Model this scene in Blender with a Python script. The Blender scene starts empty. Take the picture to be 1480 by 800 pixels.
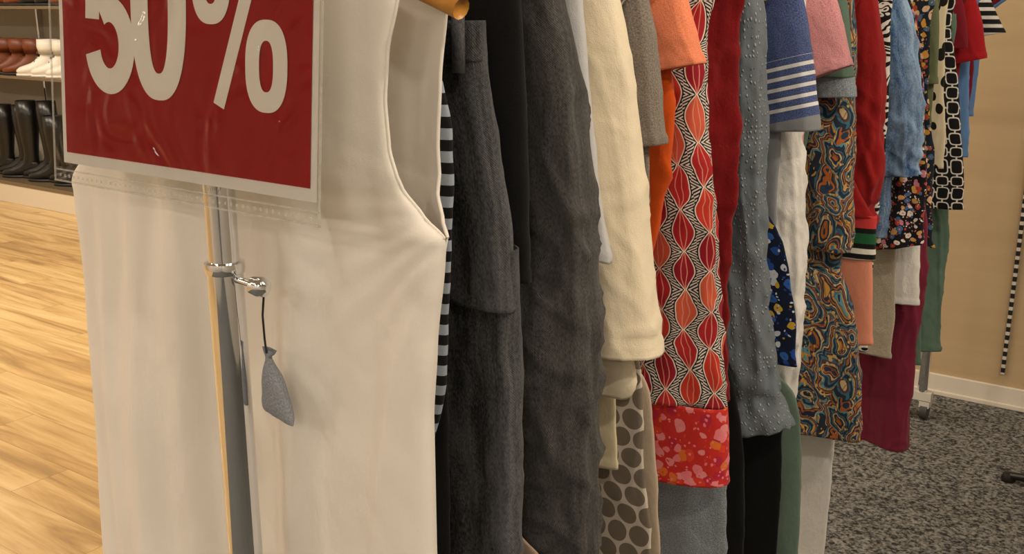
import bpy, math, random
from mathutils import Vector, noise, Matrix
SC=bpy.context.scene
COL=SC.collection
XC=.045
def lin(c):
    c=c.lstrip('#'); r=[int(c[i:i+2],16)/255 for i in (0,2,4)]
    return tuple((x/12.92 if x<=.04045 else ((x+.055)/1.055)**2.4) for x in r)+(1,)
# ---------------------------------------------------------------- node helper
class E:
    def __init__(s,nt,v): s.nt=nt; s.v=v
    def m(s,op,b=None,c=None):
        n=s.nt.nodes.new('ShaderNodeMath'); n.operation=op
        for i,a in enumerate([s,b,c]):
            if a is None: continue
            if isinstance(a,E): a=a.v
            if isinstance(a,(int,float)): n.inputs[i].default_value=a
            else: s.nt.links.new(a,n.inputs[i])
        return E(s.nt,n.outputs[0])
    def __add__(s,b): return s.m('ADD',b)
    def __sub__(s,b): return s.m('SUBTRACT',b)
    def __mul__(s,b): return s.m('MULTIPLY',b)
    def __truediv__(s,b): return s.m('DIVIDE',b)
    def abs(s): return s.m('ABSOLUTE')
    def fl(s): return s.m('FLOOR')
    def fr(s): return s.m('FRACT')
    def sin(s): return s.m('SINE')
    def lt(s,b): return s.m('LESS_THAN',b)
    def gt(s,b): return s.m('GREATER_THAN',b)
    def mx(s,b): return s.m('MAXIMUM',b)
    def mn(s,b): return s.m('MINIMUM',b)
    def sq(s): return s.m('MULTIPLY',s)
    def sqrt(s): return s.m('SQRT')
class M:
    def __init__(s,name,rough=.85,sheen=.08,spec=.25,metal=0):
        s.mat=bpy.data.materials.new(name); s.mat.use_nodes=True; s.nt=s.mat.node_tree
        s.b=s.nt.nodes['Principled BSDF']
        s.b.inputs['Roughness'].default_value=rough
        s.b.inputs['Sheen Weight'].default_value=sheen
        s.b.inputs['Sheen Roughness'].default_value=.5
        s.b.inputs['Specular IOR Level'].default_value=spec
        s.b.inputs['Metallic'].default_value=metal
        s.tc=s.nt.nodes.new('ShaderNodeTexCoord')
        sep=s.nt.nodes.new('ShaderNodeSeparateXYZ'); s.nt.links.new(s.tc.outputs['UV'],sep.inputs[0])
        s.u=E(s.nt,sep.outputs[0]); s.v=E(s.nt,sep.outputs[1])
        sep=s.nt.nodes.new('ShaderNodeSeparateXYZ'); s.nt.links.new(s.tc.outputs['Object'],sep.inputs[0])
        s.x=E(s.nt,sep.outputs[0]); s.y=E(s.nt,sep.outputs[1]); s.z=E(s.nt,sep.outputs[2])
    def mix(s,f,a,b,mode='MIX'):
        n=s.nt.nodes.new('ShaderNodeMix'); n.data_type='RGBA'; n.blend_type=mode
        for i,q in ((0,f),(6,a),(7,b)):
            if isinstance(q,E): q=q.v
            if isinstance(q,str): q=lin(q)
            if isinstance(q,(tuple,int,float)): n.inputs[i].default_value=q
            else: s.nt.links.new(q,n.inputs[i])
        return n.outputs[2]
    def comb(s,x,y,z=0):
        n=s.nt.nodes.new('ShaderNodeCombineXYZ')
        for i,q in enumerate((x,y,z)):
            if isinstance(q,E): s.nt.links.new(q.v,n.inputs[i])
            else: n.inputs[i].default_value=q
        return n.outputs[0]
    def noise(s,vec,scale,det=3,rough=.5,dist=0):
        n=s.nt.nodes.new('ShaderNodeTexNoise'); n.inputs['Scale'].default_value=scale
        n.inputs['Detail'].default_value=det; n.inputs['Roughness'].default_value=rough; n.inputs['Distortion'].default_value=dist
        s.nt.links.new(vec,n.inputs['Vector']); return E(s.nt,n.outputs['Fac'])
    def vor(s,vec,scale,feat='F1',rnd=1):
        n=s.nt.nodes.new('ShaderNodeTexVoronoi'); n.feature=feat; n.inputs['Scale'].default_value=scale
        n.inputs['Randomness'].default_value=rnd
        s.nt.links.new(vec,n.inputs['Vector'])
        if feat=='DISTANCE_TO_EDGE': return E(s.nt,n.outputs['Distance']),None
        q=s.nt.nodes.new('ShaderNodeSeparateColor'); s.nt.links.new(n.outputs['Color'],q.inputs[0])
        return E(s.nt,n.outputs['Distance']),E(s.nt,q.outputs[0])
    def ramp(s,f,cols,const=True):
        n=s.nt.nodes.new('ShaderNodeValToRGB'); r=n.color_ramp
        if const: r.interpolation='CONSTANT'
        N=len(cols)
        cols=[(i/N if const else i/(N-1),c) if isinstance(c,str) else c for i,c in enumerate(cols)]
        while len(r.elements)<N: r.elements.new(.5)
        for e,(p,c) in zip(r.elements,cols): e.position=p
        for e,(p,c) in zip(r.elements,cols): e.color=lin(c)
        s.nt.links.new(f.v,n.inputs[0]); return n.outputs[0]
    def done(s,col,weave=True,wv=.25,bump=None,bd=.0006,var=.12,vs=9):
        uv=s.comb(s.u,s.v)
        nz=s.noise(s.tc.outputs['Object'],vs,4)
        if isinstance(col,str): col=lin(col)
        shade=(nz-.5)*(2*var)+1.0
        c2=s.mix(1.0,col,s.comb(shade,shade,shade),'MULTIPLY')
        s.nt.links.new(c2,s.b.inputs['Base Color'])
        h=None
        if weave:
            a=(s.u*5200).sin()*(s.v*5200).sin()
            g=s.noise(uv,900,2)
            wr=s.noise(s.comb(s.u,s.v*.5),90,3,.6)
            h=g*1.0+a*.12*wv+wr*2.5
        if bump is not None: h=bump if h is None else h*.25+bump
        if h is not None:
            n=s.nt.nodes.new('ShaderNodeBump'); n.inputs['Strength'].default_value=.7; n.inputs['Distance'].default_value=bd
            s.nt.links.new(h.v,n.inputs['Height']); s.nt.links.new(n.outputs[0],s.b.inputs['Normal'])
        return s.mat
def cloth(name,c,var=.1,mel=0,c2=None,bd=.0008,rough=.88,sheen=.08,vs=9):
    m=M(name,rough,sheen)
    col=lin(c)
    if mel:
        n=m.noise(m.comb(m.u*1.0,m.v*1.0),520,3,.75)
        n=((n-.5)*3.4+.5).mx(0.0).mn(1.0)
        col=m.mix(n*mel,c,c2 or '#ffffff')
    return m.done(col,bd=bd,var=var,vs=vs)
def denim(name,c,c2,fade=.6,st='#8a7f70',off=.42,vf=2.6,f2w=2.4):
    m=M(name,.9,.05)
    tw=((m.u+m.v)*2600).sin()*.5+.5
    g=m.noise(m.comb(m.u*520,m.v*240),1,4,.75)
    f=m.noise(m.comb(m.u*13,m.v*vf),1,4,.6)
    f2=m.noise(m.comb(m.u*40,m.v*12),1,4,.65)
    slub=m.noise(m.comb(m.u*240,m.v*20),1,2)
    sd=m.u.abs()-.012
    seam=((sd.abs()*-90+1).mx(0.))
    k=((g-.5)*1.7+(slub-.5)*.45+off+(f-.5)*fade*3.6+(f2-.5)*fade*f2w+seam*.22).mx(0.0).mn(1.0)
    col=m.mix(k,c,c2)
    stitch=((sd.abs()).lt(.0006))*((m.v*220).fr().lt(.6))
    col=m.mix(stitch*.55,col,st)
    ridge=((m.u.abs()-.006)*-300+1).mx(0.).mn(1.)
    return m.done(col,bump=tw*.3+g*1.2+f2*3.0+ridge*1.2,bd=.0014,var=.15)
def floral(name,bg,pal,scale=60,thr=.42,warp=.4):
    m=M(name,.85)
    uv=m.comb(m.u,m.v)
    nz=m.noise(uv,scale*.8,2); nz2=m.noise(m.comb(m.v+3,m.u),scale*.8,2)
    w=warp*2/scale
    p=m.comb(m.u+(nz-.5)*w,m.v+(nz2-.5)*w)
    d,c=m.vor(p,scale); col=m.mix(d.gt(thr),m.ramp(c,pal),bg)
    d2,c3=m.vor(p,scale*2.3); col=m.mix((d2.lt(.28))*(c3.gt(.45)),col,m.ramp(c3,pal[::-1]))
    col=m.mix(d.lt(.12),col,pal[0])
    return m.done(col)
# ---------------------------------------------------------------- cloth geometry
def ipol(rows,t):
    n=len(rows)-1; f=t*n; i=min(int(f),n-1); f-=i
    p0=rows[max(i-1,0)];p1=rows[i];p2=rows[i+1];p3=rows[min(i+2,n)]
    out=[]
    for a,b,c,d in zip(p0,p1,p2,p3):
        m1=(c-a)/2; m2=(d-b)/2
        lo,hi=(b,c) if b<c else (c,b)
        v=(2*f**3-3*f*f+1)*b+(f**3-2*f*f+f)*m1+(-2*f**3+3*f*f)*c+(f**3-f*f)*m2
        mg=(hi-lo)*.25
        out.append(min(max(v,lo-mg),hi+mg))
    return out
def ridge(n,w=5.0): return max(0.0,1-abs(n)*w)**1.5
class Geo:
    def __init__(s): s.v=[];s.f=[];s.uv=[];s.mi=[];s.mats=[]
    def mid(s,mat):
        if mat not in s.mats: s.mats.append(mat)
        return s.mats.index(mat)
    def tube(s,rows,mat,y0=0,n=64,amp=.008,fx=11,fz=2.2,seed=0,hem=.02,res=.008,edge=.9,crumple=.0015,flute=0,fl_n=7,crease=.75,diag=.6,pleat=1.0):
        rows=[tuple(r)+(0,)*(6-len(r)) for r in rows]
        mi=s.mid(mat); base=len(s.v)
        seg=[math.hypot((a[0]+a[2]-b[0]-b[2])/2,(a[1]+a[3]-b[1]-b[3])/2)+1e-5 for a,b in zip(rows,rows[1:])]
        cum=[0]
        for q in seg: cum.append(cum[-1]+q)
        m=max(8,int(cum[-1]/res))
        U=[];V=[]
        for j in range(m+1):
            d=cum[-1]*j/m
            k=0
            while k<len(seg)-1 and d>cum[k+1]: k+=1
            t=(k+(d-cum[k])/seg[k])/len(seg)
            xl,zl,xr,zr,th,dy=ipol(rows,min(t,1))
            rem=cum[-1]-d
            g=.35+.65*min(1,d/.3)
            ex=.0014 if rem<hem else 0
            ux,uz=(xr-xl)/2,(zr-zl)/2; hw=math.hypot(ux,uz)+1e-6
            ring=[]
            wob=noise.noise(Vector((seed*5.5,d*3.2,1.5)))*.7+noise.noise(Vector((seed*2.5,d*11,3.5)))*.45
            for k2 in range(n):
                ph=-math.pi+2*math.pi*k2/n
                c=math.cos(ph); q=math.sin(ph)
                cx=math.copysign(abs(c)**.85,c); sy=math.copysign(abs(q)**.75,q)
                X=(xl+xr)/2+ux*cx*(1+ex/hw); Z=(zl+zr)/2+uz*cx
                Y=(th+ex)*sy
                a=cx*hw; side=0 if q<0 else 9
                wx=a+.02*noise.noise(Vector((d*4,seed,2)))
                nf=noise.noise(Vector((wx*fx+seed*7.1,d*fz+seed,seed*3.3)))
                nb=noise.noise(Vector((wx*fx*1.3+seed*3.1,d*fz,5+seed*1.7+side)))
                yy_=th*sy*1.6
                P_=Vector((a*26+seed*4.3,yy_*26+seed,d*2.6+.8*noise.noise(Vector((d*5,a*8,seed)))))
                pl=ridge(noise.noise(P_),3.2)-.35
                r2=ridge(noise.noise(Vector(((a+d*.6)*13+seed*2.9,yy_*13,(d-a*.6)*8+seed*1.1))),4.5)-.25
                r3=ridge(noise.noise(Vector(((a-d*.9)*17+seed*1.3,yy_*17,(d+a*.9)*10+seed*3.1))),5)-.2
                cr=noise.noise(Vector((a*48+seed,yy_*48,d*30+seed)))
                rad=amp*(crease*.42*pl*pleat+diag*.34*r2+diag*.22*r3)+cr*crumple*.9
                rl=math.hypot(q,c*.9)+1e-6
                fld=nf*amp*1.5+nb*amp*.5*abs(q)
                if flute: fld+=flute*g*g*math.sin(a/hw*fl_n+seed+d*2)
                Y+=fld*g+rad*g*q/rl
                X+=wob*amp*edge*g*cx+rad*g*c*.9/rl
                Z+=noise.noise(Vector((a*12,seed,j*.02)))*.004*g*(1 if rem<.05 else .3)
                ring.append((X,Y+y0+dy,Z))
            s.v+=ring
            us=[0]*(n+1); h=n//2
            for k2 in range(h+1,n+1):
                a=ring[k2-1];b=ring[k2%n]; us[k2]=us[k2-1]+math.hypot(a[0]-b[0],a[1]-b[1],a[2]-b[2])
            for k2 in range(h-1,-1,-1):
                a=ring[k2+1];b=ring[k2]; us[k2]=us[k2+1]-math.hypot(a[0]-b[0],a[1]-b[1],a[2]-b[2])
            U.append(us);V.append(-d)
        for j in range(m):
            for k in range(n):
                a=base+j*n+k;b=base+j*n+(k+1)%n;c=b+n;dd=a+n
                s.f.append((a,b,c,dd)); s.mi.append(mi)
                s.uv+=[(U[j][k],V[j]),(U[j][k+1],V[j]),(U[j+1][k+1],V[j+1]),(U[j+1][k],V[j+1])]
        return s
    def grid(s,fn,nu,nv,mat,uvf=None):
        mi=s.mid(mat); base=len(s.v); P=[]
        for j in range(nv+1):
            for i in range(nu+1):
                p=fn(i/nu,j/nv); s.v.append(p); P.append(p)
        for j in range(nv):
            for i in range(nu):
                a=j*(nu+1)+i; q=(a,a+1,a+nu+2,a+nu+1)
                s.f.append(tuple(base+k for k in q)); s.mi.append(mi)
                s.uv+=[(P[k][0],P[k][2]) for k in q]
        return s
    def box(s,x0,x1,y0,y1,z0,z1,mat):
        mi=s.mid(mat); b=len(s.v)
        for z in (z0,z1):
            for x,y in ((x0,y0),(x1,y0),(x1,y1),(x0,y1)): s.v.append((x,y,z))
        for q in ((0,3,2,1),(4,5,6,7),(0,1,5,4),(1,2,6,5),(2,3,7,6),(3,0,4,7)):
            s.f.append(tuple(b+k for k in q)); s.mi.append(mi)
            s.uv+=[(s.v[b+k][0]+s.v[b+k][1],s.v[b+k][2]) for k in q]
        return s
    def pipe(s,pts,r,mat,n=16,caps=True):
        mi=s.mid(mat); b=len(s.v); pts=[Vector(p) for p in pts]
        rs=r if isinstance(r,(list,tuple)) else [r]*len(pts)
        up=None
        for i,p in enumerate(pts):
            t=(pts[min(i+1,len(pts)-1)]-pts[max(i-1,0)]).normalized()
            if up is None:
                up=Vector((0,0,1)) if abs(t.z)<.9 else Vector((1,0,0))
            a=t.cross(up).normalized(); up=a.cross(t).normalized()
            for k in range(n):
                q=2*math.pi*k/n; s.v.append(tuple(p+(a*math.cos(q)+up*math.sin(q))*rs[i]))
        for i in range(len(pts)-1):
            for k in range(n):
                s.f.append((b+i*n+k,b+i*n+(k+1)%n,b+(i+1)*n+(k+1)%n,b+(i+1)*n+k)); s.mi.append(mi); s.uv+=[(0,0)]*4
        if caps:
            s.f.append(tuple(b+k for k in range(n))); s.mi.append(mi); s.uv+=[(0,0)]*n
            s.f.append(tuple(b+(len(pts)-1)*n+k for k in reversed(range(n)))); s.mi.append(mi); s.uv+=[(0,0)]*n
        return s
    def lathe(s,prof,cx,cy,mat,n=24):
        mi=s.mid(mat); b=len(s.v)
        for r,z in prof:
            for k in range(n):
                q=2*math.pi*k/n; s.v.append((cx+r*math.cos(q),cy+r*math.sin(q),z))
        for i in range(len(prof)-1):
            for k in range(n):
                s.f.append((b+i*n+k,b+i*n+(k+1)%n,b+(i+1)*n+(k+1)%n,b+(i+1)*n+k)); s.mi.append(mi); s.uv+=[(0,0)]*4
        return s
    def make(s,name,loc=(0,0,0),rot=0,solid=0,smooth=True,parent=None,bevel=0,autos=False):
        me=bpy.data.meshes.new(name); me.from_pydata(s.v,[],s.f)
        l=me.uv_layers.new(name='UVMap'); flat=[c for q in s.uv for c in q]
        l.data.foreach_set('uv',flat)
        for m in s.mats: me.materials.append(m)
        me.polygons.foreach_set('material_index',s.mi)
        if smooth: me.polygons.foreach_set('use_smooth',[True]*len(me.polygons))
        me.update()
        if autos: me.set_sharp_from_angle(angle=math.radians(40))
        o=bpy.data.objects.new(name,me); COL.objects.link(o); o.location=loc; o.rotation_euler=(0,0,rot)
        if solid:
            d=o.modifiers.new('cloth','SOLIDIFY'); d.thickness=solid; d.offset=0
        if bevel:
            d=o.modifiers.new('bevel','BEVEL'); d.width=bevel; d.segments=2; d.limit_method='ANGLE'
        if parent: o.parent=parent
        return o
def mir(rows):
    return [(2*XC-r[2],r[3],2*XC-r[0],r[1])+tuple(r[4:]) for r in rows]
def edge_rows(ed,t,top=1.455):
    rows=[(XC-.055,top+.05,XC+.055,top+.05,t*.8),(XC-.11,top+.035,XC+.11,top+.035,t*.9),(XC-.185,top,XC+.185,top,t*.6)]
    for z,xr in ed: rows.append((2*XC-xr,z,xr,z,t))
    return rows
SEED=[1]
AMPK=1.3
def garment(name,s,body=None,sleeves=None,mat=None,smat=None,t=.02,amp=.008,extra=None,both=True,sy=-.004,bopt={},sopt={}):
    SEED[0]+=1; sd=SEED[0]; g=Geo(); amp*=AMPK
    if body: g.tube(edge_rows(body,t),mat,**{**dict(seed=sd,n=104,amp=amp),**bopt})
    if sleeves:
        for i,r in enumerate(sleeves):
            g.tube(r,smat or mat,**{**dict(y0=sy,seed=sd+.37+i,n=72,amp=amp,res=.006),**sopt})
            if both: g.tube(mir(r),smat or mat,**{**dict(y0=sy,seed=sd+.77+i,n=36,amp=amp,res=.014),**sopt})
    if extra: extra(g,sd)
    return g.make(name,(0,s,0),solid=.0016)
def legs(name,s,outer,inner,mat,t=.022,waist=1.40,hipz=1.12,amp=.008,wb=None):
    SEED[0]+=1; sd=SEED[0]; g=Geo(); amp*=AMPK
    xo=outer[0][1]
    g.tube([(XC-.17,waist,XC+.17,waist,t),(XC-.175,waist-.04,XC+.175,waist-.04,t),(2*XC-xo+.01,hipz+.08,xo-.01,hipz+.08,t),(2*XC-xo,hipz-.02,xo,hipz-.02,t)],mat,seed=sd,n=80,amp=amp*.6)
    r=[(XC-.004,hipz+.04,xo,hipz+.04,t)]+[(i[1],i[0],o[1],o[0],t) for o,i in zip(outer,inner)]
    g.tube(r,mat,seed=sd+.3,amp=amp,n=80); 
    g.tube(mir(r),mat,seed=sd+.6,amp=amp,n=48,res=.014)
    g.tube([(XC-.172,waist+.002,XC+.172,waist+.002,t+.003),(XC-.174,waist-.036,XC+.174,waist-.036,t+.003)],wb or mat,seed=sd,n=64,amp=amp*.6,hem=0)
    for bx in (-.12,-.05,.05,.12,.165): g.box(XC+bx-.005,XC+bx+.005,-t-.009,-t-.004,waist-.045,waist+.006,wb or mat)
    return g.make(name,(0,s,0),solid=.0018)
# ---------------------------------------------------------------- materials
white=cloth('white_jersey','#ede6dc',.03,bd=.0003,sheen=0)
cream=cloth('cream_sweat','#ebdcbe',.05,.35,'#f7eedb',bd=.0008)
palesh=cloth('pale_shirting','#c3c3c4',.06)
greysw=cloth('taupe_knit','#6a625b',.1,.8,'#a89e92',bd=.0015)
orange=cloth('orange_jersey','#cf500e',.15); coral=cloth('coral_jersey','#ec7a4c',.1,.7,'#f6aa8a')
darkred=cloth('dark_red','#7e0d12',.3,bd=.002); deepred=cloth('red_blouse','#8f1315',.25,bd=.0015)
black=cloth('black_cloth','#08080a',.1); blackj=cloth('black_jersey','#0e0e10',.1)
bluegrey2=cloth('bluegrey_lace','#616b73',.2,.9,'#a9b4bb',bd=.002)
knitw=cloth('white_knit','#e0ddd7',.06,.4,'#f8f6f2',bd=.0018)
pink=cloth('pink_terry','#c97880',.1,.9,'#eeb4b6',bd=.003)
sagec=cloth('sage_cotton','#66796b',.15); sage2=cloth('sage_dark','#4f6558',.15,.5,'#6f8a78')
peach=cloth('peach','#dd8f74',.1); burg=cloth('burgundy','#6f1c33',.15)
offw=cloth('offwhite_lace','#cdc3b0',.1,.9,'#9a8e78',bd=.002)
beige=cloth('beige_blouse','#c0ae98',.1); pinkbeige=cloth('pinkbeige','#b89c8a',.08)
ltblue=cloth('light_blue','#5d83b4',.1); redc=cloth('red_cotton','#9d131b',.1); maroon=cloth('maroon','#741020',.1)
olive=cloth('olive','#636a4c',.1); creamp=cloth('cream_plain','#dccfae',.05)
blackden=denim('black_denim','#0a0a0b','#66676a',.7,'#6c6965',.34,1.3,1.6)
chard=denim('charcoal_denim','#1a1a1b','#646260',.22,'#6a655f',.42,1.8,1.4)
blued=denim('blue_denim','#2a4a76','#9cb9d8',.7,'#c9b48a')
def stripes(name,bg,fg,period,duty,ang=0):
    m=M(name); k=(m.z/period).fr().lt(duty); return m.done(m.mix(k,bg,fg))
stripm=stripes('striped_jersey','#0e0f13','#9aa4b2',.021,.5)
stripbw=stripes('bw_stripes','#0c0c0e','#cfcbc3',.022,.42)
m=M('green_band_stripes'); stripgb=m.done(m.ramp((m.z-.93)*10,['#0c0c0e','#e8e4da','#0c0c0e','#d8d4c8','#101010','#1f5b38','#1f5b38','#101010','#c33a3a','#c33a3a']))
m=M('navy_stripe'); n=m.noise(m.comb(m.u,m.v),520,3,.75)
base=m.mix(((n-.5)*3.4+.5).mx(0.).mn(1.),'#222f60','#62729f')
zz=m.z+ (m.x-.24)*-.25
st=((zz-1.262)/.0165).fr().lt(.36)*zz.gt(1.262)*zz.lt(1.345)
c=m.mix(st,base,'#dcdad8'); c=m.mix(zz.lt(1.247),c,'#83868a'); navy=m.done(c)
m=M('swiss_dot'); d,cc=m.vor(m.comb(m.u*1.15,m.v*.75),150,rnd=.55)
nub=d.lt(.25); c=m.mix(nub,'#687177','#a8b0b4'); swiss=m.done(c,bump=(d*-3+1).mx(0.)*3,bd=.003,var=.22,vs=14)
m=M('leaf_print'); W=.036; Hh=.058
cu=m.u/W; ci=cu.fl(); fx=(cu.fr()-.5).abs()*2
cv=m.v/Hh+(ci.m('MODULO',2.)).abs()*.5; fy=(cv.fr()-.5).abs()*2
lens=fx-(fy*1.5708).m('COSINE')*.80
rowi=cv.fl()
pc=((ci*.37+rowi*.73).fr()); lc=m.ramp(pc,['#a81d28','#c8382a','#96152a','#cf5a40','#b22429'])
inn=fx-(fy*1.5708).m('COSINE')*.26
lc=m.mix(inn.abs().lt(.04),lc,'#d88a74')
strp=((lens*2.2+ (fy*5.2)).fr()).lt(.5)
bg=m.mix(strp,'#d9cec2','#141220')
c=m.mix(lens.lt(.20),bg,'#161220'); c=m.mix(lens.lt(.10),c,'#e6d8c8'); c=m.mix(lens.lt(.0),c,lc)
leaf=m.done(c)
floralhem=floral('coral_floral','#c92d28',['#ea7c84','#dd4028','#e88a8e','#e0702a','#b9243f'],62,.5)
m=M('paisley')
n1=m.noise(m.comb(m.u,m.v),15,2,.5,.8); n2=m.noise(m.comb(m.v+7,m.u),15,2,.5,.8)
p=m.comb(m.u*1.2+(n1-.5)*.06,m.v*.8+(n2-.5)*.06)
d,cc=m.vor(p,20)
rings=(d*2.6+cc*3).fr()
c=m.ramp(rings,['#20324a','#5a8a96','#c08c3a','#24384f','#a85f2a','#1d2c40','#c2ac80','#5e3a34','#3d6c82','#27303c'])
d2,c2=m.vor(p,95); c=m.mix((d2.lt(.25))*(c2.gt(.35)),c,'#cfa04a')
d3,c3=m.vor(p,60,'DISTANCE_TO_EDGE'); c=m.mix(d3.lt(.05)*.5,c,'#1c2636')
paisley=m.done(c)
bluefl=floral('blue_floral','#0c1733',['#234a98','#c9ced8','#c9a634','#2f60ab'],60,.45)
darkfl=floral('dark_multi_floral','#100f16',['#c97c8c','#dcd2c4','#a8402a','#43638f','#c8984a'],75,.45)
yelfl=floral('yellow_floral','#141d2c',['#c8923a','#a5482c','#43607c','#d0b090'],60,.45)
whitefl=floral('white_red_floral','#d2c6b6',['#982e3e','#343e64','#b86c50','#565e3e'],90,.4)
m=M('taupe_dots'); W=.031
row=(m.v/(W*.88)).fl(); fx=((m.u/W+row.m('MODULO',2.).abs()*.5).fr()-.5); fy=((m.v/(W*.88)).fr()-.5)*.88
r=(fx.sq()+fy.sq()).sqrt(); dots=m.done(m.mix(r.lt(.445),'#cabfb1','#776c60'))
m=M('chain_print'); W=.034
a=(m.u/W); b=(m.v/W)
fx=(a.fr()-.5).abs(); fy=(b.fr()-.5).abs()
bx=(fx.m('POWER',4.)+fy.m('POWER',4.)).m('POWER',.25)
ring=(bx-.39).abs().lt(.04)
lk=((fx-.5).abs().lt(.13))*(fy.lt(.06)) ; lk2=((fy-.5).abs().lt(.13))*(fx.lt(.06))
chain=m.done(m.mix(ring.mx(lk).mx(lk2),'#0a0a0d','#d2cdc4'))
m=M('animal_print'); d,cc=m.vor(m.comb(m.u*1.4,m.v),26); animal=m.done(m.mix(d.lt(.36),'#d0c3a4','#15120e'))
m=M('zebra_print'); n=m.noise(m.comb(m.u,m.v*1.6),10,2,.5,.8); zebra=m.done(m.mix((n*11).fr().lt(.5),'#dcd7cd','#0c0b0c'))
def simple(name,c,rough=.5,metal=0,spec=.5,coat=0):
    m=M(name,rough,0,spec,metal); m.b.inputs['Base Color'].default_value=lin(c); m.b.inputs['Coat Weight'].default_value=coat
    n=m.noise(m.tc.outputs['Object'],40,3); q=n*.06+ (rough-.03)
    m.nt.links.new(q.v,m.b.inputs['Roughness']); return m.mat
chrome=simple('chrome','#e2e4e8',.06,1)
whitepl=simple('white_metal','#c7c2b8',.4); blackpl=simple('black_metal','#0c0c0d',.4)
rubber=simple('rubber_grey','#3b3a38',.6)
paper=simple('paper_white','#e2ddd6',.6,spec=.2); redp=simple('sign_red','#960b11',.6,spec=.2); numw=simple('sign_numeral','#e6e0d6',.6,spec=.2)
m=M('hanger_wood',.35,0,.5); n=m.noise(m.comb(m.x*4,m.y*60,m.z*60),1,4,.6); hwood=m.done(m.mix(n,'#a8681c','#d69a44'),weave=False)
# ---------------------------------------------------------------- room
m=M('oak_floor',.34,0,.5)
PW=.19; PL=1.35
r=(m.y/PW).fl(); xo=m.x/PL+(r*.381).fr(); pi=xo.fl(); fyy=(m.y/PW).fr(); fxx=xo.fr()
rid=((r*12.9898+pi*78.233).sin()*43758.5453).fr()
gr=m.noise(m.comb(m.x*.9+rid*20,m.y*10,rid*9),1,5,.6,1.3)
gr2=m.noise(m.comb(m.x*5+rid*11,m.y*90,rid*5),1,3,.7)
k=((gr-.5)*2.4+.52+(gr2-.5)*.35+(rid-.5)*.18).mx(0.).mn(1.)
c=m.ramp(k,[(0,'#8f744e'),(.35,'#b59361'),(.6,'#caa974'),(1,'#dabd8a')],False)
gap=(fyy.lt(.010)).mx(fxx.lt(.0018)); c=m.mix(gap*.6,c,'#6d5434')
oak=m.done(c,weave=False,var=.05,vs=1.5)
m=M('grey_carpet',.98,.05,.1)
n=m.noise(m.tc.outputs['Object'],75,3,.75); n2=m.noise(m.tc.outputs['Object'],30,3,.7); d,cc=m.vor(m.tc.outputs['Object'],150)
k=((n-.5)*3.6+(n2-.5)*1.2+.44+(cc-.5)*.6).mx(0.).mn(1.)
carpet=m.done(m.mix(k,'#262626','#8d8b86'),weave=False,bump=n+cc*.6,bd=.006,var=.15,vs=4)
def wallmat(name,c,c2,ply=False):
    m=M(name,.75,0,.3)
    if ply: n=m.noise(m.comb(m.x*1.2,m.y,m.z*9),1,5,.6,.8)
    else: n=m.noise(m.tc.outputs['Object'],2,4)
    return m.done(m.mix(n,c,c2),weave=False,var=.04,vs=2)
plym=wallmat('birch_ply','#a8906d','#bca583',True)
wallw=wallmat('painted_wall','#cfc8bc','#d8d2c7'); ceilm=wallmat('ceiling_paint','#cfcac0','#d8d3ca')
trimw=simple('trim_paint','#d4cbbc',.5)
WB=3.21; X0,X1,Y0,YB=-9,3.2,-4.2,4.1
XF=-1.1
Geo().box(X0,XF,Y0,YB,-.05,0,oak).make('floor',smooth=False)
Geo().box(XF,X1,Y0,YB,-.05,0.004,carpet).make('floor_carpet',smooth=False)
Geo().box(XF-.015,XF+.015,Y0,WB,0,.007,rubber).make('trim_floor_transition',smooth=False)
Geo().box(X0,X1,Y0,YB,2.8,2.85,ceilm).make('ceiling',smooth=False)
Geo().box(-2.2,X1,WB,WB+.08,0,2.8,plym).make('wall_back_partition',smooth=False)
Geo().box(X0,X1,YB,YB+.08,0,2.8,wallw).make('wall_back',smooth=False)
Geo().box(X0-.08,X0,Y0,YB,0,2.8,wallw).make('wall_left',smooth=False)
Geo().box(X1,X1+.08,Y0,YB,0,2.8,wallw).make('wall_right',smooth=False)
Geo().box(X0,X1,Y0-.08,Y0,0,2.8,wallw).make('wall_front',smooth=False)
Geo().box(-2.2,X1,WB-.014,WB,0.004,.085,trimw).box(-2.2,X1,WB-.02,WB,.004,.022,trimw).make('baseboard_back',smooth=False,bevel=.003)
m=M('slotted_rail',.5,0,.5); rail=m.done(m.mix((m.z/.031).fr().lt(.42),'#121214','#c9c4ba'),weave=False)
Geo().box(.254,.267,WB-.012,WB-.0005,.13,2.6,rail).make('wall_slot_rail',smooth=False,bevel=.001)
# ---------------------------------------------------------------- clothes rack
g=Geo(); RZ=1.64; YE=2.93; XU=XC+.006
g.pipe([(XC,-.1,RZ),(XC,YE+.02,RZ)],.0125,chrome,20)
for yy in (-.076,YE):
    g.lathe([(0,.1),(.017,.1),(.017,1.176),(.0185,1.177),(.0195,1.182),(.0185,1.187),(.0145,1.188),(.0145,RZ+.01),(.016,RZ+.012),(.016,RZ+.022),(0,RZ+.03)],XU,yy,chrome,64)
    g.pipe([(XU+.016,yy,1.172),(XU+.036,yy+.002,1.170)],.0035,chrome,12)
    g.pipe([(XU+.034,yy,1.170),(XU+.038,yy,1.170),(XU+.046,yy+.002,1.169),(XU+.052,yy+.003,1.168),(XU+.055,yy+.003,1.168)],[.0035,.0085,.010,.008,.003],chrome,20)
    g.box(XC-.07,XC+.04,yy-.018,yy+.018,.075,.105,whitepl)
    for dx in (-.055,.02):
        g.pipe([(XC+dx-.012,yy,.034),(XC+dx+.012,yy,.034)],.03,rubber,20); g.pipe([(XC+dx,yy,.034),(XC+dx,yy,.078)],.009,chrome,12)
        g.box(XC+dx-.017,XC+dx+.017,yy-.02,yy+.02,.05,.072,whitepl)
g.make('clothes_rack',autos=True)
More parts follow.
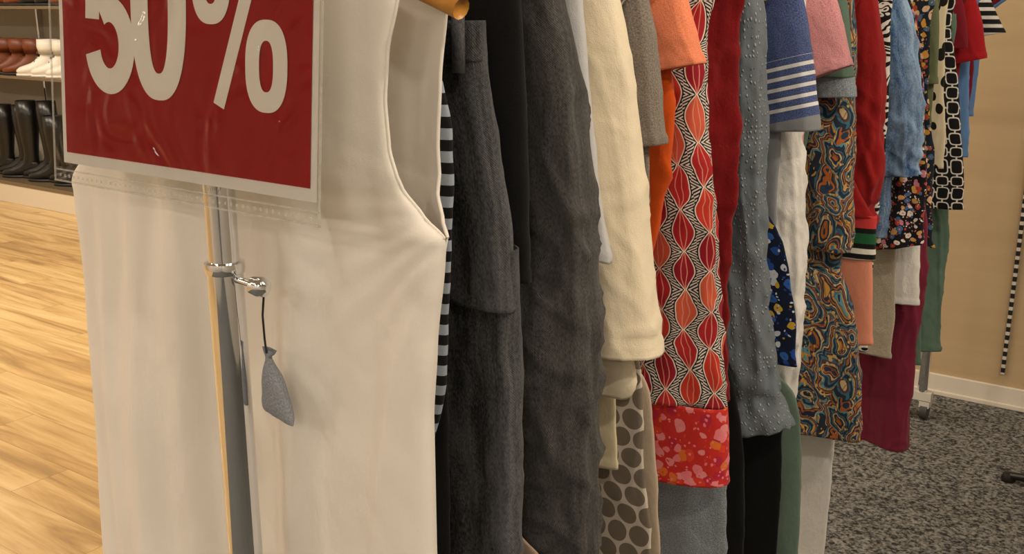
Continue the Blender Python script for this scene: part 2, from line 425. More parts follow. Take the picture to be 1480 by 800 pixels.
def hanger(s,tip=.2,z=1.455,mat=hwood,rr=.008):
    g=Geo(); pts=[];rs=[]
    N=24
    for i in range(N+1):
        a=-1+2*i/N; x=XC+a*tip; zz=z+.045-(abs(a)**1.6)*.055
        pts.append((x,s-.01*a*a,zz)); rs.append(rr-.001*abs(a))
    g.pipe(pts,rs,mat,12)
    hk=[(XC,s,z+.04),(XC,s,z+.09)]
    top=RZ+.0135; r=.019; c0=top-r+.003
    hk.append((XC,s,c0-.03)); hk.append((XC+r*.9,s,c0-.012))
    for i in range(11):
        q=-.3+math.pi*1.15*i/10; hk.append((XC+r*math.cos(q),s,c0+r*math.sin(q)))
    g.pipe(hk,.0018,chrome,8)
    return g.make('clothes_hanger')
# ---------------------------------------------------------------- white top
def lerp_tab(tab,z):
    if z>=tab[0][0]: return tab[0][1]
    for (z1,a),(z2,b) in zip(tab,tab[1:]):
        if z>=z2:
            f=(z-z2)/(z1-z2); f=f*f*(3-2*f)*.5+f*.5; return b+(a-b)*f
    return tab[-1][1]
XRf=[(1.47,.235),(1.43,.226),(1.38,.212),(1.34,.208),(1.30,.211),(1.265,.222),(1.24,.240),(1.222,.259),(1.205,.257),(1.12,.246),(1.05,.240),(.91,.240),(.8,.25),(.6,.262)]
XRb=[(1.47,.255),(1.42,.250),(1.36,.242),(1.30,.238),(1.26,.240),(1.235,.251),(1.222,.259),(1.205,.257),(1.12,.246),(1.05,.240),(.91,.240),(.8,.25),(.6,.262)]
XLf=[(1.47,-.15),(1.43,-.15),(1.38,-.16),(1.33,-.19),(1.27,-.24),(1.22,-.298),(1.10,-.292),(.9,-.303),(.72,-.32),(.6,-.33)]
hem=.62
def ztop(x,front):
    a=abs(x-XC)
    if a<.095: return 1.485-(.085 if front else .03)*(1-(a/.095)**2.2)
    return 1.485-(a-.095)*.25
def panel(front):
    def fn(u,v):
        xn=-.15+.40*u
        z=hem+v*(ztop(xn,front)-hem)
        xl=lerp_tab(XLf,z); xr=lerp_tab(XRf if front else XRb,z)
        x=xl+(xr-xl)*u
        e=(1-abs(2*u-1)**5)**.5
        op=max(0,min(1,(z-1.215)/.06)); T=.028
        t=T*e*(1-op*.35)+op*(.018)
        dn=min(1,(1.5-z)/.4)
        wx=x+.025*noise.noise(Vector((z*1.8,4,1)))
        fold=.026*noise.noise(Vector((wx*8+1.3,z*.8,2)))+.015*noise.noise(Vector((wx*21,z*1.1,6)))+.0012*noise.noise(Vector((x*50,z*16,1)))
        fold-=.010*ridge(noise.noise(Vector((wx*9+5,z*.7,8))),2.8)*min(1,max(0,(1.25-z)/.2))
        fold+=.004*noise.noise(Vector((x*14,z*9,11)))
        dd=math.hypot(x-.25,(z-1.2)); fold+=.003*math.sin(34*math.atan2(z-1.26,x-.30))*math.exp(-dd/.07)
        fold+=.0045*ridge(noise.noise(Vector(((x+z*.6)*16,(z-x*.6)*5,3))),3)*math.exp(-dd/.25)
        y=(-t if front else t*.9)+fold*e*dn*(1 if front else .6)
        y=max(y,-.054) if front else y
        return (x,y,z)
    return fn
g=Geo(); g.grid(panel(True),150,190,white); g.grid(panel(False),110,150,white)
for tab in (XRf,XRb):
    fr=tab is XRf; pts=[]
    for i in range(40):
        z=1.455-i*(1.455-1.222)/39
        x=lerp_tab(tab,z); op=max(0,min(1,(z-1.215)/.06)); y=(-op*.018 if fr else op*.016)
        pts.append((x,y,z))
    g.pipe(pts,.0011,white,8)
g.make('white_sleeveless_top',(0,0,0),solid=.0015)
hanger(0.012,.232,1.428,rr=.0105)
g=Geo(); pouch=cloth('organza_grey','#777a82',.2,.6,'#b5b8be'); thread=simple('thread','#1c1c24',.8)
g.pipe([(.097,-.070,1.164),(.093,-.07,1.14),(.089,-.066,1.115),(.088,-.064,1.100)],.0011,thread,6)
rows=[(.079,1.104,.097,1.102,.003),(.081,1.099,.094,1.098,.003),(.083,1.094,.090,1.094,.003),(.080,1.084,.096,1.082,.006),(.077,1.068,.106,1.066,.008),(.076,1.052,.112,1.046,.008),(.076,1.042,.115,1.034,.006),(.077,1.039,.115,1.030,.003)]
g.tube(rows,pouch,n=40,amp=.002,fx=90,fz=60,seed=3,hem=0,res=.002,y0=-.060,edge=.1,crumple=.001)
g.make('button_pouch',(0,0,0))
# ---------------------------------------------------------------- sign
sg=bpy.data.objects.new('sale_sign',None); COL.objects.link(sg)
ta=math.radians(-4.5); sg.rotation_euler=(ta,math.radians(.5),0); sg.location=(.004-.011,-.104+1.25*math.sin(ta),1.25-1.25*math.cos(ta))
def wob(x,z): return .0008*noise.noise(Vector((x*8,z*8,1)))
ZT=1.535
Geo().grid(lambda u,v:(-.157+.359*u,wob(-.157+.359*u,1.266+v*.26),1.266+v*(ZT-.008-1.266)),20,16,paper).make('card',parent=sg)
Geo().grid(lambda u,v:(-.150+.345*u,-.0007+wob(-.150+.345*u,1.277+v*.24),1.277+v*(ZT-.02-1.277)),20,16,redp).make('red_panel',parent=sg)
g=Geo()
def P3(x,z): return (x,-.0014+wob(x,z),z)
def ringshape(cx,cz,ax,az,ix,iz,n=64,pw=.8):
    b=len(g.v); mi=g.mid(numw)
    for i in range(n):
        q=2*math.pi*i/n; c,s_=math.cos(q),math.sin(q); c=math.copysign(abs(c)**pw,c); s_=math.copysign(abs(s_)**pw,s_)
        g.v.append(P3(cx+ax*c,cz+az*s_)); g.v.append(P3(cx+ix*c,cz+iz*s_))
    for i in range(n):
        j=(i+1)%n; g.f.append((b+2*i,b+2*j,b+2*j+1,b+2*i+1)); g.mi.append(mi); g.uv+=[(0,0)]*4
def stroke(pts,w):
    b=len(g.v); mi=g.mid(numw); n=len(pts)
    for i,(x,z) in enumerate(pts):
        a=pts[max(i-1,0)];c=pts[min(i+1,n-1)]; dx,dz=c[0]-a[0],c[1]-a[1]; L=math.hypot(dx,dz)
        ww=w[i] if isinstance(w,list) else w
        nx,nz=-dz/L*ww/2,dx/L*ww/2
        g.v.append(P3(x+nx,z+nz)); g.v.append(P3(x-nx,z-nz))
    for i in range(n-1):
        g.f.append((b+2*i,b+2*i+1,b+2*i+3,b+2*i+2)); g.mi.append(mi); g.uv+=[(0,0)]*4
ringshape(.000,1.423,.040,.086,.0145,.062)
arc=[(-.0740+.0265*math.cos(q)*1.0,1.384+.0335*math.sin(q)) for q in [math.radians(a) for a in range(120,-171,-8)]]
stroke(arc,[.024]*len(arc))
stroke([(-.1000,1.408),(-.0955,1.50)],.022); stroke([(-.1065,1.497),(-.0475,1.497)],.024)
ringshape(.142,1.373,.0255,.038,.0085,.021); ringshape(.073,1.444,.0255,.038,.0085,.021)
stroke([(.0825,1.337),(.137,1.482)],.0145)
g.make('numerals',smooth=False,parent=sg)
mt=bpy.data.materials.new('clear_pvc'); mt.use_nodes=True; nt=mt.node_tree; nt.nodes.remove(nt.nodes['Principled BSDF'])
out=nt.nodes['Material Output']; tr=nt.nodes.new('ShaderNodeBsdfTransparent'); gl=nt.nodes.new('ShaderNodeBsdfGlossy')
tr.inputs[0].default_value=(.97,.97,.96,1); gl.inputs['Roughness'].default_value=.05; gl.inputs[0].default_value=(.8,.8,.8,1)
fn=nt.nodes.new('ShaderNodeFresnel'); fn.inputs[0].default_value=1.26
ms=nt.nodes.new('ShaderNodeMixShader')
nt.links.new(fn.outputs[0],ms.inputs[0]); nt.links.new(tr.outputs[0],ms.inputs[1]); nt.links.new(gl.outputs[0],ms.inputs[2]); nt.links.new(ms.outputs[0],out.inputs[0])
tcn=nt.nodes.new('ShaderNodeTexCoord'); nn=nt.nodes.new('ShaderNodeTexNoise'); nn.inputs['Scale'].default_value=11; nn.inputs['Distortion'].default_value=2.3; nn.inputs['Detail'].default_value=1
bm=nt.nodes.new('ShaderNodeBump'); bm.inputs['Strength'].default_value=.75; bm.inputs['Distance'].default_value=.0115
nt.links.new(tcn.outputs['Object'],nn.inputs[0]); nt.links.new(nn.outputs[0],bm.inputs['Height']); nt.links.new(bm.outputs[0],gl.inputs['Normal']); nt.links.new(bm.outputs[0],fn.inputs['Normal'])
pvc=mt
mt2=bpy.data.materials.new('pvc_weld'); mt2.use_nodes=True; nt=mt2.node_tree; b=nt.nodes['Principled BSDF']; b.inputs['Alpha'].default_value=.35; b.inputs['Base Color'].default_value=(.6,.58,.52,1); b.inputs['Roughness'].default_value=.15
tcn=nt.nodes.new('ShaderNodeTexCoord'); nn=nt.nodes.new('ShaderNodeTexNoise'); nn.inputs['Scale'].default_value=60; bm=nt.nodes.new('ShaderNodeBump'); bm.inputs['Distance'].default_value=.003
nt.links.new(tcn.outputs['Object'],nn.inputs[0]); nt.links.new(nn.outputs[0],bm.inputs['Height']); nt.links.new(bm.outputs[0],b.inputs['Normal'])
L,R,B,T=-.166,.211,1.247,ZT
Geo().grid(lambda u,v:(L+(R-L)*u,-.0035+.0012*noise.noise(Vector((u*5,v*4,3)))-.0005,B+v*(T-B)),60,40,pvc).make('sleeve_front',parent=sg)
Geo().grid(lambda u,v:(L+(R-L)*u,.002,B+v*(T-B)),4,4,pvc).make('sleeve_back',parent=sg)
g=Geo()
for a in ((L,R,B,B+.0018),(L,R,B+.0115,B+.013),(L,L+.002,B,T),(R-.002,R,B,T)):
    g.box(a[0],a[1],-.0055,-.0045,a[2],a[3],mt2)
for i in range(48): 
    xx=L+.01+i*(R-L-.02)/47; g.box(xx-.001,xx+.001,-.0052,-.0045,B+.005,B+.008,mt2)
g.make('sleeve_welds',smooth=False,parent=sg)
g=Geo(); g.pipe([(XC,.0,ZT+.0),(XC,.004,ZT+.05),(XC,.006,RZ-.02)],.004,chrome,10); g.box(XC-.03,XC+.03,-.008,.004,ZT-.012,ZT+.02,blackpl)
g.make('sign_clip',smooth=False,parent=sg)
# ---------------------------------------------------------------- garments
garment('striped_top',.045,[(1.38,.214),(1.31,.230),(1.22,.228),(1.13,.222),(1.05,.214),(1.0,.20),(.97,.19)],None,stripm,t=.010,amp=.003)
SEED[0]+=1
Geo().tube([(-.01,1.5,.10,1.5,.01),(-.14,1.455,.2,1.455,.008),(-.27,1.3,.2,1.3,.009),(-.335,1.15,.2,1.15,.009),(-.362,1.05,.2,1.05,.009),(-.372,.9,.2,.9,.009),(-.372,.72,.2,.72,.009)],blackj,amp=.004,seed=4).make('black_long_top',(0,.07,0),solid=.0015)
legs('black_jeans',.112,[(1.12,.256),(1.0,.262),(.87,.268),(.6,.272),(.4,.272)],[(1.10,.06),(1.0,.07),(.87,.08),(.6,.09),(.4,.10)],blackden,t=.022,waist=1.405,hipz=1.15,amp=.012)
garment('black_blouse',.148,[(1.38,.23),(1.1,.235),(.95,.235)],[[(.15,1.45,.235,1.465,.008),(.15,1.3,.245,1.3,.010),(.17,1.15,.25,1.15,.010)]],blackj,t=.006,amp=.003)
garment('beige_blouse',.163,[(1.38,.18),(1.1,.19),(.88,.21),(.82,.262),(.72,.272)],None,pinkbeige,t=.004,amp=.002)
sl=[(.16,1.44,.235,1.462,.018),(.14,1.36,.262,1.36,.028),(.15,1.26,.280,1.26,.032),(.17,1.15,.288,1.15,.032),(.185,1.0,.292,1.0,.030),(.198,.83,.296,.83,.028),(.20,.70,.294,.70,.026),(.205,.62,.285,.62,.026)]
garment('charcoal_denim_jacket',.212,[(1.38,.235),(1.2,.24),(1.0,.245),(.85,.245),(.78,.245)],[sl],chard,t=.022,amp=.014,sopt=dict(crumple=.003,diag=1.0,edge=.45),sy=-.004)
garment('pale_shirt',.262,[(1.38,.225),(1.2,.235),(.95,.235)],[[(.17,1.44,.232,1.46,.01),(.17,1.36,.245,1.36,.012),(.19,1.26,.262,1.24,.012),(.215,1.165,.281,1.15,.012)]],palesh,t=.006,amp=.005)
garment('floral_skirt',.292,[(1.38,.18),(1.0,.19),(.82,.196)],None,whitefl,t=.008,amp=.004)
sl=[(.15,1.44,.23,1.462,.02),(.13,1.38,.252,1.38,.028),(.15,1.28,.270,1.28,.032),(.175,1.15,.288,1.15,.034),(.195,1.03,.306,1.028,.034)]
garment('cream_sweatshirt',.335,[(1.38,.235),(1.2,.245),(1.05,.268),(.985,.280),(.965,.272)],[sl],cream,t=.022,amp=.010,sopt=dict(hem=.03,edge=.15,diag=.7,crease=.45,crumple=.001),bopt=dict(hem=.03),sy=-.006)
garment('cream_skirt',.365,[(1.38,.19),(1.0,.225),(.85,.232)],None,creamp,t=.008,amp=.004)
garment('dotted_dress',.392,[(1.38,.20),(1.1,.23),(.96,.252),(.85,.262),(.74,.270),(.60,.275)],None,dots,t=.012,amp=.008)
garment('grey_knit_vest',.432,[(1.38,.2),(1.3,.225),(1.2,.236),(1.1,.230),(1.02,.21)],[[(.16,1.44,.215,1.462,.012),(.16,1.38,.236,1.38,.016),(.17,1.30,.250,1.29,.018),(.185,1.25,.256,1.258,.018)]],greysw,t=.012,amp=.008)
garment('beige_dress',.462,[(1.38,.19),(1.1,.19),(.97,.205),(.9,.235),(.6,.257)],None,beige,t=.008,amp=.004)
garment('orange_tshirt',.505,[(1.38,.215),(1.3,.228),(1.2,.220),(1.12,.205),(1.02,.17)],[[(.15,1.44,.228,1.462,.015),(.14,1.40,.250,1.40,.022),(.18,1.335,.266,1.352,.022)]],orange,coral,t=.02,amp=.010)
def hb(g,sd): g.tube([(-.17,.862,.281,.868,.038),(-.18,.82,.286,.825,.040),(-.185,.765,.290,.768,.042),(-.19,.725,.291,.752,.042)],floralhem,seed=sd,n=96,amp=.008,flute=.006,fl_n=9)
garment('leaf_print_dress',.6,[(1.38,.225),(1.2,.243),(1.05,.258),(.95,.268),(.865,.277)],None,leaf,t=.044,amp=.013,extra=hb,bopt=dict(diag=.8))
garment('blue_lace_skirt',.655,[(1.38,.18),(1.0,.2),(.85,.25),(.74,.262),(.6,.27),(.55,.27)],None,bluegrey2,t=.010,amp=.006,bopt=dict(crumple=.004))
garment('dark_red_blouse',.69,[(1.38,.222),(1.2,.232),(1.0,.245),(.87,.25),(.84,.25)],None,darkred,t=.016,amp=.015,bopt=dict(crumple=.006))
garment('black_maxi_skirt',.735,[(1.38,.17),(1.1,.18),(.95,.19),(.85,.24),(.72,.262),(.5,.27),(.42,.27)],None,black,t=.014,amp=.006)
sl=[(.15,1.44,.222,1.462,.018),(.14,1.36,.234,1.36,.028),(.145,1.23,.245,1.23,.030),(.165,1.1,.258,1.1,.030),(.185,.97,.276,.97,.030),(.208,.86,.292,.86,.028),(.220,.82,.298,.832,.022),(.215,.785,.314,.805,.030),(.218,.755,.324,.79,.032)]
garment('blue_dotted_blouse',.785,[(1.38,.215),(1.1,.22),(.95,.23)],[sl],swiss,t=.022,amp=.013,sopt=dict(crumple=.006))
garment('black_trousers',.828,[(1.38,.17),(1.0,.18),(.86,.2),(.80,.275),(.7,.286),(.5,.290),(.40,.290)],None,black,t=.006,amp=.003)
garment('blue_floral_top',.848,[(1.38,.18),(1.15,.21),(1.05,.258),(.95,.280),(.90,.285),(.86,.288)],None,bluefl,t=.006,amp=.004)
garment('sage_trousers',.874,[(1.38,.17),(.92,.2),(.80,.285),(.68,.305),(.51,.312),(.4,.312)],None,sagec,t=.008,amp=.003)
garment('navy_striped_tshirt',.912,[(1.38,.215),(1.2,.222),(1.0,.222)],[[(.15,1.44,.23,1.462,.016),(.14,1.39,.250,1.39,.022),(.16,1.32,.265,1.32,.024),(.185,1.222,.280,1.232,.024)]],navy,t=.012,amp=.007,sopt=dict(hem=.025))
sl=[(.15,1.44,.22,1.462,.014),(.145,1.34,.226,1.34,.02),(.145,1.21,.230,1.21,.026),(.16,1.1,.246,1.1,.028),(.18,.98,.258,.98,.028),(.195,.85,.262,.85,.026),(.20,.76,.256,.75,.026)]
garment('white_knit_sweater',.98,[(1.38,.21),(1.2,.215),(.95,.22)],[sl],knitw,t=.014,amp=.013,sopt=dict(crumple=.006))
garment('pink_terry_top',1.055,[(1.38,.215),(1.2,.21),(1.05,.2)],[[(.14,1.44,.235,1.462,.014),(.14,1.40,.258,1.40,.024),(.19,1.29,.278,1.325,.026)]],pink,t=.018,amp=.008)
garment('sage_lace_top',1.125,[(1.38,.215),(1.2,.19),(1.05,.18)],[[(.15,1.44,.232,1.462,.014),(.16,1.38,.250,1.38,.022),(.195,1.30,.263,1.30,.022)]],sage2,t=.014,amp=.006,
  extra=lambda g,sd:g.tube([(.195,1.302,.265,1.302,.023),(.2,1.265,.270,1.268,.024)],bluegrey2,y0=-.004,seed=sd,amp=.004,flute=.003))
def skirt(g,sd): g.tube([(-.15,.945,.250,.945,.024),(-.18,.86,.285,.86,.034),(-.19,.75,.302,.75,.036),(-.2,.66,.311,.66,.038),(-.2,.60,.314,.615,.038)],paisley,seed=sd,n=120,amp=.012,flute=.007,fl_n=13,crumple=.004)
garment('paisley_dress',1.185,[(1.38,.215),(1.27,.225),(1.1,.24),(.99,.25),(.94,.245)],[[(.15,1.44,.228,1.462,.018),(.14,1.36,.242,1.36,.028),(.15,1.2,.252,1.2,.032),(.17,1.04,.266,1.04,.032),(.19,.98,.262,.98,.026)]],paisley,t=.024,amp=.012,extra=skirt)
garment('white_trousers',1.246,[(1.38,.17),(.95,.17),(.75,.2),(.62,.245),(.5,.25),(.30,.248)],None,knitw,t=.006,amp=.003)
def cf(g,sd):
    g.tube([(.2,1.032,.283,1.035,.012),(.205,.945,.286,.95,.012)],stripgb,seed=sd,amp=.003); g.tube([(.2,.95,.282,.95,.010),(.215,.86,.290,.86,.010),(.22,.77,.297,.78,.010)],peach,seed=sd,amp=.003)
garment('peach_striped_cardigan',1.275,[(1.38,.2),(1.1,.2),(.95,.2)],[[(.13,1.44,.19,1.462,.010),(.12,1.3,.20,1.3,.010),(.14,1.15,.21,1.15,.010),(.2,1.03,.275,1.03,.010)]],deepred,t=.008,amp=.003,extra=cf)
sl=[(.15,1.44,.228,1.462,.016),(.13,1.38,.252,1.38,.028),(.14,1.28,.264,1.28,.032),(.155,1.17,.273,1.17,.034),(.17,1.08,.277,1.08,.034),(.19,1.045,.264,1.045,.024),(.185,1.01,.274,1.012,.028)]
garment('red_blouse',1.33,[(1.38,.22),(1.1,.235),(1.0,.235)],[sl],deepred,t=.018,amp=.014,sopt=dict(crumple=.007))
garment('zebra_dress',1.405,[(1.38,.238),(1.2,.250),(1.0,.252),(.85,.255),(.72,.255)],None,zebra,t=.012,amp=.008)
sl=[(.15,1.44,.235,1.462,.018),(.14,1.38,.268,1.38,.03),(.155,1.28,.288,1.28,.032),(.18,1.18,.302,1.18,.032),(.195,1.12,.302,1.12,.026),(.195,1.075,.308,1.09,.026)]
garment('denim_shirt',1.485,[(1.38,.235),(1.1,.25),(.95,.25)],[sl],blued,t=.018,amp=.013,sopt=dict(crumple=.006,diag=1.2))
garment('dark_floral_blouse',1.56,[(1.38,.22),(1.1,.25),(.95,.25)],[[(.15,1.44,.225,1.462,.012),(.16,1.3,.27,1.3,.014),(.19,1.1,.294,1.1,.022),(.2,1.0,.302,1.0,.026),(.205,.905,.306,.93,.026)]],darkfl,t=.012,amp=.009,sopt=dict(flute=.004))
garment('offwhite_lace_top',1.603,[(1.38,.2),(1.0,.235),(.8,.252),(.65,.256)],None,offw,t=.006,amp=.003)
garment('white_shirt',1.638,[(1.38,.21),(1.0,.22),(.9,.22)],[[(.15,1.44,.21,1.462,.01),(.15,1.3,.23,1.3,.010),(.18,1.1,.26,1.1,.012),(.205,.92,.284,.92,.012),(.215,.77,.295,.775,.012)]],knitw,t=.008,amp=.004)
legs('burgundy_trousers',1.695,[(1.12,.25),(.9,.285),(.69,.29),(.5,.292),(.40,.294)],[(1.1,.06),(.9,.11),(.69,.13),(.5,.145),(.40,.15)],burg,t=.022,hipz=1.15,amp=.014)
garment('yellow_floral_dress',1.765,[(1.38,.225),(1.2,.24),(1.05,.262),(.93,.282),(.88,.285)],None,yelfl,t=.018,amp=.010)
garment('olive_shirt',1.818,[(1.38,.225),(1.25,.238),(1.15,.24)],[[(.15,1.44,.222,1.462,.012),(.15,1.38,.236,1.38,.012),(.17,1.25,.246,1.25,.012)]],olive,t=.010,amp=.005)
garment('animal_print_top',1.865,[(1.38,.235),(1.25,.25),(1.12,.265),(1.05,.265)],None,animal,t=.016,amp=.008)
garment('dusty_green_trousers',1.92,[(1.38,.18),(1.0,.2),(.9,.225),(.7,.24),(.54,.252)],None,sage2,t=.014,amp=.006)
garment('chain_print_dress',1.985,[(1.38,.225),(1.25,.255),(1.06,.285),(.98,.295),(.935,.30)],None,chain,t=.022,amp=.008)
legs('sage_linen_trousers',2.06,[(1.12,.22),(.9,.252),(.7,.258),(.54,.265)],[(1.1,.06),(.9,.13),(.7,.17),(.54,.2)],sage2,t=.018,hipz=1.15,amp=.010)
garment('maroon_top',2.11,[(1.38,.205),(1.2,.21),(1.1,.21)],[[(.15,1.44,.21,1.462,.012),(.15,1.36,.235,1.37,.014),(.17,1.31,.24,1.32,.014)]],maroon,t=.010,amp=.004)
garment('red_tshirt',2.165,[(1.38,.22),(1.25,.215),(1.1,.21)],[[(.14,1.44,.23,1.462,.016),(.14,1.38,.258,1.38,.022),(.19,1.27,.276,1.295,.022)]],redc,t=.018,amp=.009)
garment('light_blue_shirt',2.245,[(1.38,.22),(1.27,.228),(1.15,.24),(1.03,.248)],None,ltblue,t=.016,amp=.008)
garment('light_blue_tunic',2.32,[(1.38,.19),(1.1,.2)],None,ltblue,t=.014,amp=.006)
garment('bw_striped_tshirt',2.41,[(1.38,.18),(1.25,.18),(1.1,.18)],[[(.12,1.44,.212,1.462,.016),(.12,1.40,.245,1.40,.024),(.18,1.335,.272,1.35,.026)]],stripbw,t=.018,amp=.007)
for s_,mm,nm in ((2.5,black,'black_top'),(2.59,maroon,'maroon_sweater'),(2.68,ltblue,'blue_sweater')):
    garment(nm,s_,[(1.38,.16),(1.25,.165),(1.1,.165)],None,mm,t=.016,amp=.006)
for s_ in (.045,.112,.212,.262,.335,.392,.432,.505,.6,.69,.735,.785,.874,.912,.98,1.055,1.125,1.185,1.275,1.33,1.405,1.485,1.56,1.638,1.695,1.765,1.865,1.985,2.06,2.165,2.245,2.32,2.41,2.5,2.59,2.68):
    hanger(s_,.15,1.452,rr=.0045)
# ---------------------------------------------------------------- shoe wall
g=Geo(); shw=simple('shelf_white','#cfc4b0',.5); gls=simple('shelf_edge','#6b5b45',.25); dkin=wallmat('shelf_back','#b5ab9a','#c2b8a8')
SX0,SX1=-8.6,-3.6
g.box(SX0,SX1,3.34,4.0,0,.14,shw).box(SX0,SX1,3.335,4.0,.14,.165,gls)
g.box(SX0,SX1,4.0,4.08,0,2.4,dkin)
for z in (.90,1.40,1.9): g.box(SX0,SX1,3.5,4.0,z,z+.022,gls)
for x in (SX0,-7.0,-5.4,SX1): g.box(x-.012,x+.012,3.96,4.0,.16,2.4,chrome)
g.make('shoe_shelf',smooth=False,bevel=.003)
def boot(name,loc,rot,h,mat,sole,sc=1,laces=None):
    g=Geo(); mi=g.mid(mat); N=24
    R=[(-.005,h,0,.062,.05),(-.005,h*.8,0,.065,.052),(-.008,h*.6,0,.060,.05),(-.008,h*.42 if h>.3 else h*.7,0,.05,.043),(-.005,.14,0,.045,.036),(0,.10,.25,.052,.036),(.02,.075,.7,.06,.038),(.06,.052,1.2,.047,.042),(.10,.042,1.45,.036,.045),(.14,.036,1.55,.029,.044),(.175,.032,1.57,.022,.034),(.195,.028,1.57,.012,.018),(.2,.027,1.57,.002,.003)]
    for cx,cz,a,ln,wd in R:
        for k in range(N):
            q=2*math.pi*k/N; l=math.cos(q)*ln; w=math.sin(q)*wd
            g.v.append(((cx+l*math.cos(a))*sc,w*sc,max(.012,(cz+l*math.sin(a)))*sc if cz<.2 else cz*sc))
    for i in range(len(R)-1):
        for k in range(N):
            g.f.append((i*N+k,i*N+(k+1)%N,(i+1)*N+(k+1)%N,(i+1)*N+k)); g.mi.append(mi); g.uv+=[(0,0)]*4
    ms_=g.mid(sole); b=len(g.v); O=[]
    for k in range(28):
        q=2*math.pi*k/28; x=.07+.135*math.cos(q); w=(.044 if math.cos(q)>0 else .034)*math.sin(q)*(1-.1*math.cos(q*2)); O.append((x,w))
    for z in (0.0,.016): g.v+=[(x*sc,w*sc,z) for x,w in O]
    for k in range(28): g.f.append((b+k,b+(k+1)%28,b+28+(k+1)%28,b+28+k)); g.mi.append(ms_); g.uv+=[(0,0)]*4
    g.f.append(tuple(b+28+k for k in range(28))); g.mi.append(ms_); g.uv+=[(0,0)]*28
    g.tube([(-.06*sc,.10*sc,.02*sc,.10*sc,.034*sc),(-.065*sc,.05*sc,.03*sc,.05*sc,.036*sc),(-.062*sc,.002,.02*sc,.002,.033*sc)],mat,n=20,amp=0,crumple=0,hem=0)
    if laces:
        for i in range(5):
            zz=.085+i*.026; xx=.075-i*.011
            g.pipe([(xx*sc,-.028*sc,zz*sc),((xx+.010)*sc,0,(zz+.006)*sc),(xx*sc,.028*sc,zz*sc)],.004,laces,6)
    return g.make(name,loc,rot,solid=.003)
bleather=simple('black_leather','#0e0d0d',.3); brleather=simple('brown_leather','#6a3318',.45); wleather=simple('white_leather','#e2ddd2',.45); tan=simple('tan_suede','#b98a5a',.7); solem=simple('sole_black','#151210',.6); solew=simple('sole_white','#ddd8cc',.5); lace=simple('lace_grey','#77726a',.7)
random.seed(4)
x=-8.3; i=0
while x<-3.9:
    boot('black_boot',(x,3.55+.06*(i%2),.166),math.radians(214+random.uniform(-6,6)),.42+.08*((i//2)%3)/2,bleather,solem,1.15); x+=.17; i+=1
x=-8.3;i=0
while x<-3.9:
    br=-7.2<x<-6.42 or x>-5.0
    boot('ankle_boot' if br else 'high_top_sneaker',(x,3.66,.923),math.radians(216),.22,brleather if br else wleather,solem if br else solew,1.2,laces=None if br else lace); x+=.19; i+=1
x=-8.3;i=0
while x<-3.9:
    boot('ankle_boot',(x,3.66,1.423),math.radians(216),.22,[brleather,bleather][(i//2)%2],solem,1.1); x+=.2; i+=1
# ---------------------------------------------------------------- black display stand
g=Geo()
for ang in (160,35,-80):
    a=math.radians(ang); cx,cy=.80,2.42
    L_=.42
    g.pipe([(cx,cy,.16),(cx+.05*math.cos(a),cy+.05*math.sin(a),.14),(cx+L_*.6*math.cos(a),cy+L_*.6*math.sin(a),.06),(cx+L_*math.cos(a),cy+L_*math.sin(a),.022)],[.016,.016,.014,.012],blackpl,12)
    g.lathe([(0,.004),(.02,.004),(.022,.014),(.016,.03),(0,.034)],cx+L_*math.cos(a),cy+L_*math.sin(a),blackpl,16)
g.lathe([(0,.12),(.02,.12),(.02,.3),(.014,.3),(.014,1.5),(0,1.5)],.80,2.42,blackpl,20)
g.pipe([(.55,2.42,1.5),(1.05,2.42,1.5)],.012,blackpl,12)
g.make('garment_stand',autos=True)
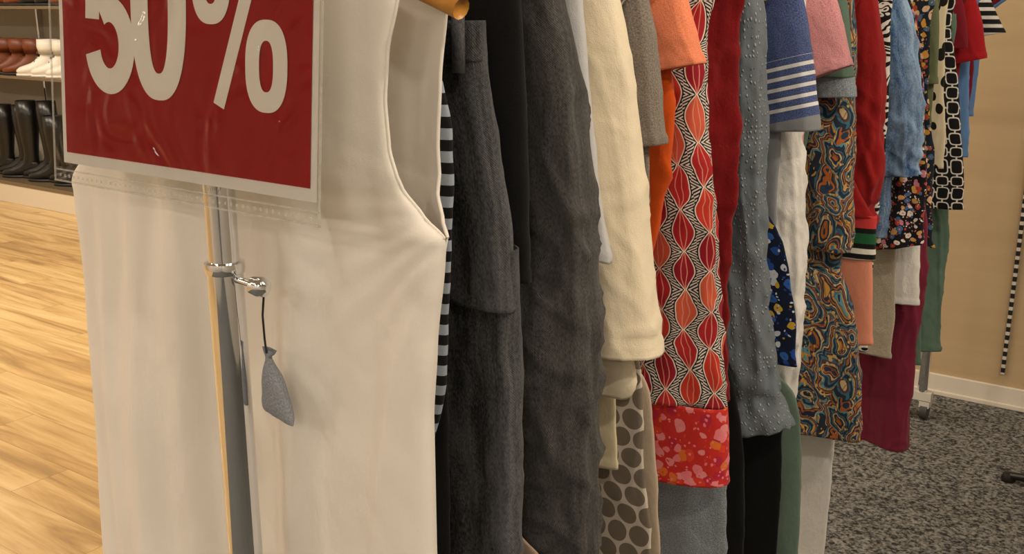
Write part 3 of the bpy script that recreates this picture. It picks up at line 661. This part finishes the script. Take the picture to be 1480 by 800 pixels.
# ---------------------------------------------------------------- lights
WARM=(1,.87,.70)
def area(loc,size,e,col=WARM,sy=None):
    l=bpy.data.lights.new('ceiling_area','AREA'); l.energy=e; l.color=col; l.shape='RECTANGLE'; l.size=size; l.size_y=sy or size
    o=bpy.data.objects.new('ceiling_area_light',l); COL.objects.link(o); o.location=loc
def spot(loc,tgt,e,ang=60,blend=.6,r=.05,col=WARM):
    l=bpy.data.lights.new('track_spot','SPOT'); l.energy=e; l.color=col; l.spot_size=math.radians(ang); l.spot_blend=blend; l.shadow_soft_size=r
    o=bpy.data.objects.new('track_spot_light',l); COL.objects.link(o); o.location=loc
    o.rotation_euler=(Vector(tgt)-Vector(loc)).to_track_quat('-Z','Y').to_euler()
    d=(Vector(tgt)-Vector(loc)).normalized(); p=Vector(loc)-d*.02
    Geo().pipe([p-d*.16,p-d*.15,p-d*.02,p],[.03,.05,.055,.055],whitepl,20,caps=False).pipe([(p-d*.1),(p.x,p.y,2.8)],.01,whitepl,8).make('track_spotlight')
for x in (-7.5,-5.2,-2.9): 
    for y in (-1.5,1.6): area((x,y,2.77),1.2,36,sy=.4)
for x in (-.6,1.6):
    for y in (-2.2,.2,2.2): area((x,y,2.77),1.0,7,sy=.4)
COOL=(1,.92,.82)
for x in (-2.0,.2,2.2): area((x,-3.5,2.77),.9,26,COOL,.3)  # added fill lamps: brighten the front wall for chrome reflections, and the camera side
spot((1.6,-.7,2.6),(0.15,.05,1.15),42,105,blend=.9)
spot((1.8,.5,2.6),(.2,1.0,1.0),50,165)
spot((2.0,1.4,2.6),(.2,2.1,.9),45,150)
spot((-.9,1.6,2.6),(.5,3.2,1.3),35,110)
spot((-3.2,.2,2.6),(-2.6,1.2,0),90,100)
spot((-4.5,2.2,2.6),(-4.6,2.6,0),90,105)
spot((-6.2,2.0,2.6),(-6.2,3.7,.6),70,130)
w=bpy.data.worlds.new('World'); SC.world=w; w.use_nodes=True; w.node_tree.nodes['Background'].inputs[0].default_value=(1,.9,.78,1); w.node_tree.nodes['Background'].inputs[1].default_value=.1
try:
    SC.view_settings.view_transform='Standard'; SC.view_settings.look='None'
except Exception: pass
cd=bpy.data.cameras.new('camera'); cam=bpy.data.objects.new('camera',cd); COL.objects.link(cam)
cd.sensor_width=36; cd.sensor_fit='HORIZONTAL'; cd.lens=36; cd.clip_start=.02
cam.location=(.812,-.689,1.42); cam.rotation_euler=(math.radians(90-14.8),0,math.radians(35)); SC.camera=cam
